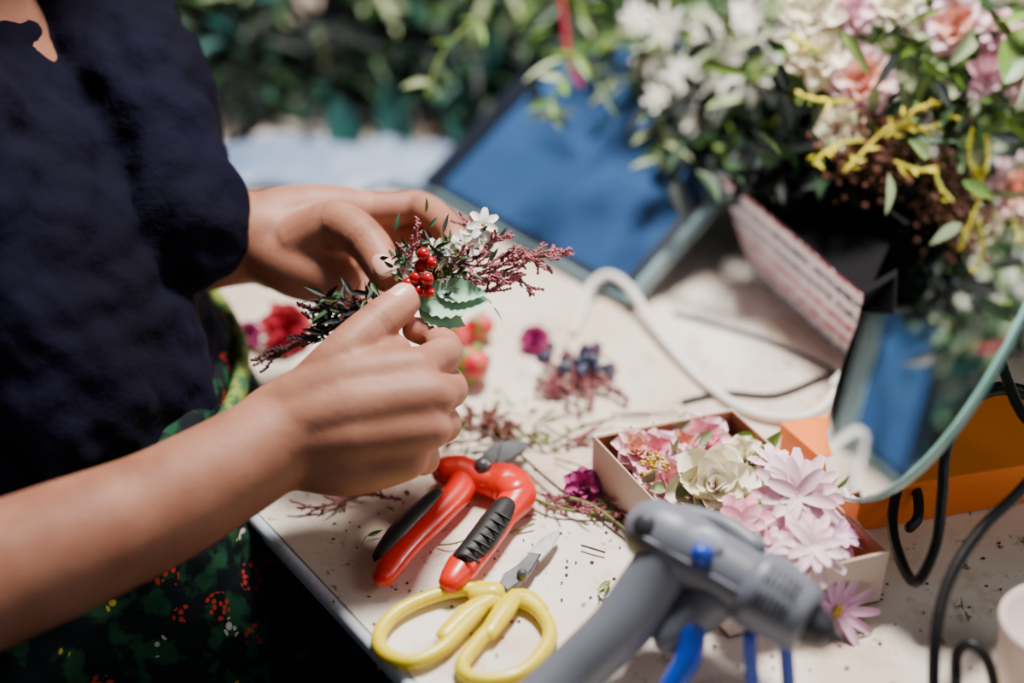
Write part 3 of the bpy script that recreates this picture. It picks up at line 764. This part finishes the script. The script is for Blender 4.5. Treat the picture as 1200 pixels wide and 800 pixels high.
# ------------------------------------------------------------------ printed planter
pl=MB()
f0=P(992,424,TZ); f1=P(884,326,TZ); t1=W(840,200,1.12)
xax=(f0-f1).normalized(); zax=((t1-f1)); zax=(zax-xax*zax.dot(xax)).normalized(); yax=zax.cross(xax)
mx=Matrix((xax,yax,zax)).transposed().to_4x4(); mx.translation=f1
inv=mx.inverted(); Lf=(f0-f1).length; hh=(t1-f1).length*.97
back=.06 if (mx.to_3x3()@V((0,1,0))).x>0 else -.06
def q(x,y,z): return V((x,y,z))
bt_=[q(0,0,0),q(Lf,0,0),q(Lf,back,0.0),q(0,back,0.0)]
for i in(2,3):
    w=mx@bt_[i]; w.z=TZ; bt_[i]=inv@w
tp_=[q(-.015,0,hh),q(Lf+.045,0,hh),q(Lf+.045,back*1.1,hh),q(-.015,back*1.1,hh)]
c_=(tp_[0]+tp_[2])/2; ti=[p+(c_-p)*.06 for p in tp_]; tl=[V((p.x*.9+c_.x*.1,p.y*.9+c_.y*.1,hh*.75)) for p in tp_]
pl.add(bt_+tp_+ti+tl,[(0,1,5,4)],0)
pl.add(bt_+tp_+ti+tl,[(1,2,6,5),(2,3,7,6),(3,0,4,7),(3,2,1,0),(4,5,9,8),(5,6,10,9),(6,7,11,10),(7,4,8,11),(8,9,13,12),(9,10,14,13),(10,11,15,14),(11,8,12,15),(12,13,14,15)],1)
pl.obj('printed_flower_planter',['print','pot'],None,False,mx)

# ------------------------------------------------------------------ foliage / flower arrangements
fa=MB()
FM=['g1','g2','g3','g5','gstem','wpet','peach','ystam','brownb','yg','cream','palep','stem','teal','ribbon']
def cloud(mb,u,v,d,su,sv,sd,n,L,w,mats,down=.2):
    for k in range(n):
        p=W(random.gauss(u,su),random.gauss(v,sv),max(1.0,random.gauss(d,sd)))
        if p.z<TZ+.02: continue
        leaf(mb,p,rv()+V((-.1,-.3,-down)),L*random.uniform(.6,1.3),w*random.uniform(.7,1.2),random.choice(mats))
cloud(fa,1060,80,1.12,90,55,.06,440,.034,.010,[0,1,2,1,4,3])
cloud(fa,1150,40,1.12,60,60,.05,240,.034,.011,[0,2,1])
cloud(fa,860,60,1.24,80,40,.05,380,.040,.009,[0,2,2,1,3])
cloud(fa,760,30,1.32,60,36,.05,200,.042,.010,[0,1,2])
cloud(fa,940,145,1.18,75,30,.03,440,.036,.012,[1,3,3,3])
cloud(fa,975,195,1.10,55,16,.02,380,.030,.013,[3,3,3,1])
cloud(fa,1060,230,1.12,50,40,.03,320,.034,.012,[1,3,3,3])
cloud(fa,1180,300,1.12,60,70,.03,360,.034,.014,[3,3,3,1])
for (u,v) in((830,35),(872,20),(905,48),(855,78),(885,95),(800,88),(835,110),(780,30),(760,70),(815,140),(775,115),(930,15),(745,20),(865,55),(1105,120),(1130,180),(1100,45),(1000,75)):
    daisy(fa,W(u,v,1.15+random.uniform(-.02,.03)),V((random.uniform(-.6,.3),-.8,random.uniform(.1,.9))),random.uniform(.015,.021),5,7,8,False,.30)
for (u,v,r,m) in((957,15,.021,10),(962,65,.022,10),(1010,92,.022,6),(1120,30,.020,6),(1165,92,.018,11),(1000,12,.017,11),(985,150,.015,10),(1170,40,.016,11),(1055,10,.018,10)):
    rose(fa,W(u,v,1.03),V((random.uniform(-.4,.3),-.75,.6)),r,m,10 if m==10 else 11)
for k in range(380):
    ell(fa,W(random.gauss(1030,26),random.gauss(172,24),random.uniform(1.02,1.05)),random.uniform(.0014,.0032),8,6,4)
for pts in (((1010,165),(985,168),(965,180),(955,192)),((1040,160),(1070,130),(1100,120)),((1000,120),(960,118),(935,110)),((1060,150),(1090,150),(1115,135)),((960,60),(940,50),(925,42)),((990,200),(1010,180),(1040,150),(1070,145)),((1050,190),(1080,200),(1110,190))):
    sprig(fa,[W(u,v,1.02) for u,v in pts],9,[9,9,0],.011,.003,3,.0013,.3)
for pts in (((1090,90),(1130,150),(1140,220)),((980,90),(930,120),(905,150)),((900,110),(860,130),(830,170)),((1010,200),(1000,250),(985,290)),((770,120),(775,160),(772,195)),((680,60),(650,110),(640,140)),((560,20),(520,60),(500,110))):
    sprig(fa,[W(u,v,1.14) for u,v in pts],4,[0,2,1],.026,.008,3,.0014,.4)
petal(fa,W(1200,30,1.0),W(1180,130,1.0)-W(1200,30,1.0),V((-.4,-.8,.3)),.05,.026,mat=0,kind='leaf',seg=6)
arr=fa.obj('flower_arrangement',FM)
fb=MB()
cloud(fb,650,20,1.38,70,34,.04,220,.045,.012,[0,1,1,3,3])
cloud(fb,540,55,1.42,70,42,.04,280,.05,.013,[1,3,3,13])
cloud(fb,420,65,1.42,80,42,.03,400,.05,.013,[1,3,3,3])
cloud(fb,310,75,1.42,40,36,.03,240,.05,.013,[1,3,3,13])
cloud(fb,640,95,1.36,80,22,.02,220,.045,.012,[3,3,3,1])
cloud(fb,470,5,1.40,120,12,.03,60,.05,.012,[2,1,1,3])
for (u,v,L) in((530,55,.13),(455,90,.10),(575,40,.09),(395,110,.09)):
    a=W(u,v,1.34); petal(fb,a,V((.15,-.2,-1)),V((0,-1,.2)),L,.035,mat=13,kind='leaf',seg=7)
tube(fb,[W(655,-20,1.2),W(662,30,1.2),W(668,75,1.2),W(680,100,1.2)],.0025,8,5,14)
for (u,v) in((700,8),): daisy(fb,W(u,v,1.34),V((0,-.8,.5)),.018,5,7,8,False,.36)
fb.obj('greenery_arrangement',FM)
def pot(name,x,y,r0,r1,h,k='pot'):
    mb=MB(); ri=[((x,y,TZ+.001),(r0,0,0),(0,r0,0)),((x,y,TZ+h),(r1,0,0),(0,r1,0)),((x,y,TZ+h),(r1*1.08,0,0),(0,r1*1.08,0)),((x,y,TZ+h+.015),(r1*1.08,0,0),(0,r1*1.08,0)),((x,y,TZ+h+.015),(r1*.9,0,0),(0,r1*.9,0)),((x,y,TZ+h*.7),(r1*.85,0,0),(0,r1*.85,0))]
    loft(mb,ri,32); return mb.obj(name,[k])
pot('flower_pot',-.10,1.42,.07,.09,.10); pot('flower_pot',.13,1.32,.07,.09,.10); pot('flower_pot',-.32,1.50,.07,.09,.08)
mb=MB()
for k in range(6):
    ell(mb,P(265+k*46,188+random.uniform(-6,10),TZ+.010),(random.uniform(.03,.05),.05,.011),0,20,10)
o=mb.obj('plastic_wrap',['plastic_bag'])
dm=o.modifiers.new('r','REMESH'); dm.mode='VOXEL'; dm.voxel_size=.005; dm.use_smooth_shade=True
dm=o.modifiers.new('s','SMOOTH'); dm.iterations=8
tx2=bpy.data.textures.new('crumple','CLOUDS'); tx2.noise_scale=.04
dm=o.modifiers.new('d','DISPLACE'); dm.texture=tx2; dm.strength=.012; dm.texture_coords='GLOBAL'; dm.mid_level=.7
mb=MB(); p=V((-.40,1.70,TZ)); loft(mb,[((p.x,p.y,TZ+.001),(.09,0,0),(0,.07,0)),((p.x,p.y,TZ+.16),(.11,0,0),(0,.09,0)),((p.x,p.y,TZ+.165),(.115,0,0),(0,.095,0)),((p.x,p.y,TZ+.16),(.10,0,0),(0,.08,0)),((p.x,p.y,TZ+.02),(.085,0,0),(0,.065,0))],24)
mb.obj('storage_bin',['bluep'])

# ------------------------------------------------------------------ loose things on table
mb=MB(); rose(mb,P(338,384,TZ+.018),V((.5,-.5,.7)),.019,0,0); rose(mb,P(338,384,TZ+.020),V((.5,-.5,.7)),.013,0,0); mb.obj('crimson_rose',['crim'])
mb=MB(); rose(mb,P(289,392,TZ+.010),V((-.3,-.5,.8)),.011,0,0); tube(mb,[P(300,392,TZ+.006),P(320,390,TZ+.006)],.002,8,2,1); mb.obj('rosebud',['purple','gstem'])
mb=MB(); rose(mb,P(684,570,TZ+.010),V((.1,-.6,.8)),.012,0,0)
for k in range(5): leaf(mb,P(684,574,TZ+.006),rv()+V((0,0,-.1)),.012,.005,1)
mb.obj('rosebud',['purple','g2'])
def bud(c,d,r):
    mb=MB(); n,x,y=frame_of(d); c=V(c)
    for li,(cnt,L,w) in enumerate(((3,1.9,1.5),(4,1.8,1.6),(5,1.6,1.6))):
        for k in range(cnt):
            a=2*math.pi*k/cnt+li; o=x*math.cos(a)+y*math.sin(a)
            petal(mb,c+n*r*.95+o*r*.15,-n*1.0+o*.42,-o,r*L,r*w,curl=.42-.05*li,cup=.28,mat=0,seg=6)
    rot=V(n).to_track_quat('Z','Y').to_matrix(); ell(mb,c,(r*.78,r*.78,r),0,18,12,rot)
    for k in range(6):
        a=2*math.pi*k/6; o=x*math.cos(a)+y*math.sin(a)
        petal(mb,c+n*r*1.05,o*1.0-n*.55,-o,r*1.35,r*.7,curl=.25,cup=.1,mat=1,kind='leaf')
    mb.obj('rosebud',['coral','g1'])
bud(P(552,426,TZ+.017),V((.45,-.75,.45)),.0165); bud(P(532,392,TZ+.013),V((-.5,-.3,.1)),.013); bud(P(562,382,TZ+.013),V((.6,-.3,.4)),.013)
mb=MB()
rose(mb,P(626,397,TZ+.010),V((-.2,-.5,.8)),.011,2,2)
for k in range(26):
    ell(mb,P(random.gauss(682,20),random.gauss(422,13),TZ+random.uniform(.006,.022)),random.uniform(.003,.0052),0,10,8)
for k in range(14):
    u0,v0=random.uniform(640,700),random.uniform(400,440)
    heather(mb,[P(u0,v0,TZ+.006),P(u0+random.uniform(-20,20),v0+15,TZ+.010),P(u0+random.uniform(-35,45),v0+random.uniform(10,45),TZ+.006)],3,1,dens=1,spread=.0025,side=6,slen=.018,br=.0011)
mb.obj('berry_sprig',['bluberry','heather','purple','stem'])
mb=MB()
def flat(pts,z=.004): return [P(u,v,TZ+z+random.uniform(0,.004)) for u,v in pts]
for pts in (((600,500),(640,520),(680,500),(720,490)),((560,505),(600,525),(640,560),(665,580)),((655,580),(690,590),(720,610),(735,622)),((600,570),(640,590),(680,600),(720,600)),((520,520),(560,515),(600,500)),((640,520),(625,500),(650,480))):
    tube(mb,flat(pts),.0011,6,5,random.choice((0,1)))
for k in range(22):
    u,v=random.uniform(500,740),random.uniform(470,640); a=random.uniform(-.7,.7); l=random.uniform(25,70)
    tube(mb,flat(((u,v),(u+l*.5*math.cos(a),v+l*.3*math.sin(a)+random.uniform(-5,5)),(u+l*math.cos(a),v+l*.6*math.sin(a))),.002),random.uniform(.0005,.0010),5,5,random.choice((0,1,0)))
for pts in (((612,565),(650,588),(690,600)),((520,500),(500,520),(480,545)),((470,585),(440,580),(400,575)),((640,580),(680,588),(700,600),(730,598)),((550,505),(580,490),(610,500)),((410,565),(390,590),(350,595)),((640,500),(670,515),(700,500)),((700,575),(720,590),(735,615))):
    heather(mb,flat(pts),0,2,dens=1,spread=.002,side=8,slen=.022,br=.0010)
for k in range(80):
    p=P(random.gauss(600,75),random.gauss(525,38),TZ+.003); d=rv(); d.z=.1; leaf(mb,p,d,random.uniform(.005,.015),.0035,random.choice((1,3,4,4)))
for (u,v) in((430,628),(700,690),(715,680),(1130,715),(722,700),(590,625)):
    for _ in range(2): d=rv(); d.z=.1; leaf(mb,P(u,v,TZ+.003),d,.011,.003,3)
for k in range(260):
    ell(mb,P(random.uniform(360,1180),random.uniform(460,790),TZ+.001),(random.uniform(.0005,.0016),random.uniform(.0005,.0012),.0006),random.choice((0,4)),6,4)
for k in range(18):
    p=P(random.gauss(575,22),random.gauss(503,8),TZ+.003); d=rv(); d.z=.2; petal(mb,p,d,V((0,0,1)),.013,.008,curl=.2,cup=.3,mat=4)
mb.obj('twig_scraps',['stem','gstem','heather','g1','brownb'])

# ------------------------------------------------------------------ lights
def area(name,loc,tgt,size,power,col):
    l=bpy.data.lights.new(name,'AREA'); l.size=size; l.energy=power; l.color=col
    o=bpy.data.objects.new(name,l); bpy.context.collection.objects.link(o); o.location=loc
    o.rotation_euler=(V(tgt)-V(loc)).to_track_quat('-Z','Y').to_euler(); return o
area('ceiling_lamp',(.12,1.08,1.82),(.05,.80,.75),.22,36,(1,.94,.88))
area('foliage_fill',(1.3,.1,2.0),(.3,.9,.85),.7,5,(1,.97,.95))  # soft fill added to brighten the foliage front; there is no window
wd=bpy.data.worlds.new('room_ambient'); bpy.context.scene.world=wd; wd.use_nodes=True
bg=wd.node_tree.nodes['Background']; bg.inputs['Color'].default_value=(.78,.80,1,1); bg.inputs['Strength'].default_value=.10

# ------------------------------------------------------------------ camera
cd=bpy.data.cameras.new('camera'); cam=bpy.data.objects.new('camera',cd); bpy.context.collection.objects.link(cam)
cam.location=(0,0,CAMZ); cam.rotation_euler=(math.pi/2-PITCH,0,0)
cd.sensor_width=36; cd.lens=F/1200*36; cd.clip_start=.01
cd.dof.use_dof=True; cd.dof.focus_distance=.895; cd.dof.aperture_fstop=1.4
bpy.context.scene.camera=cam
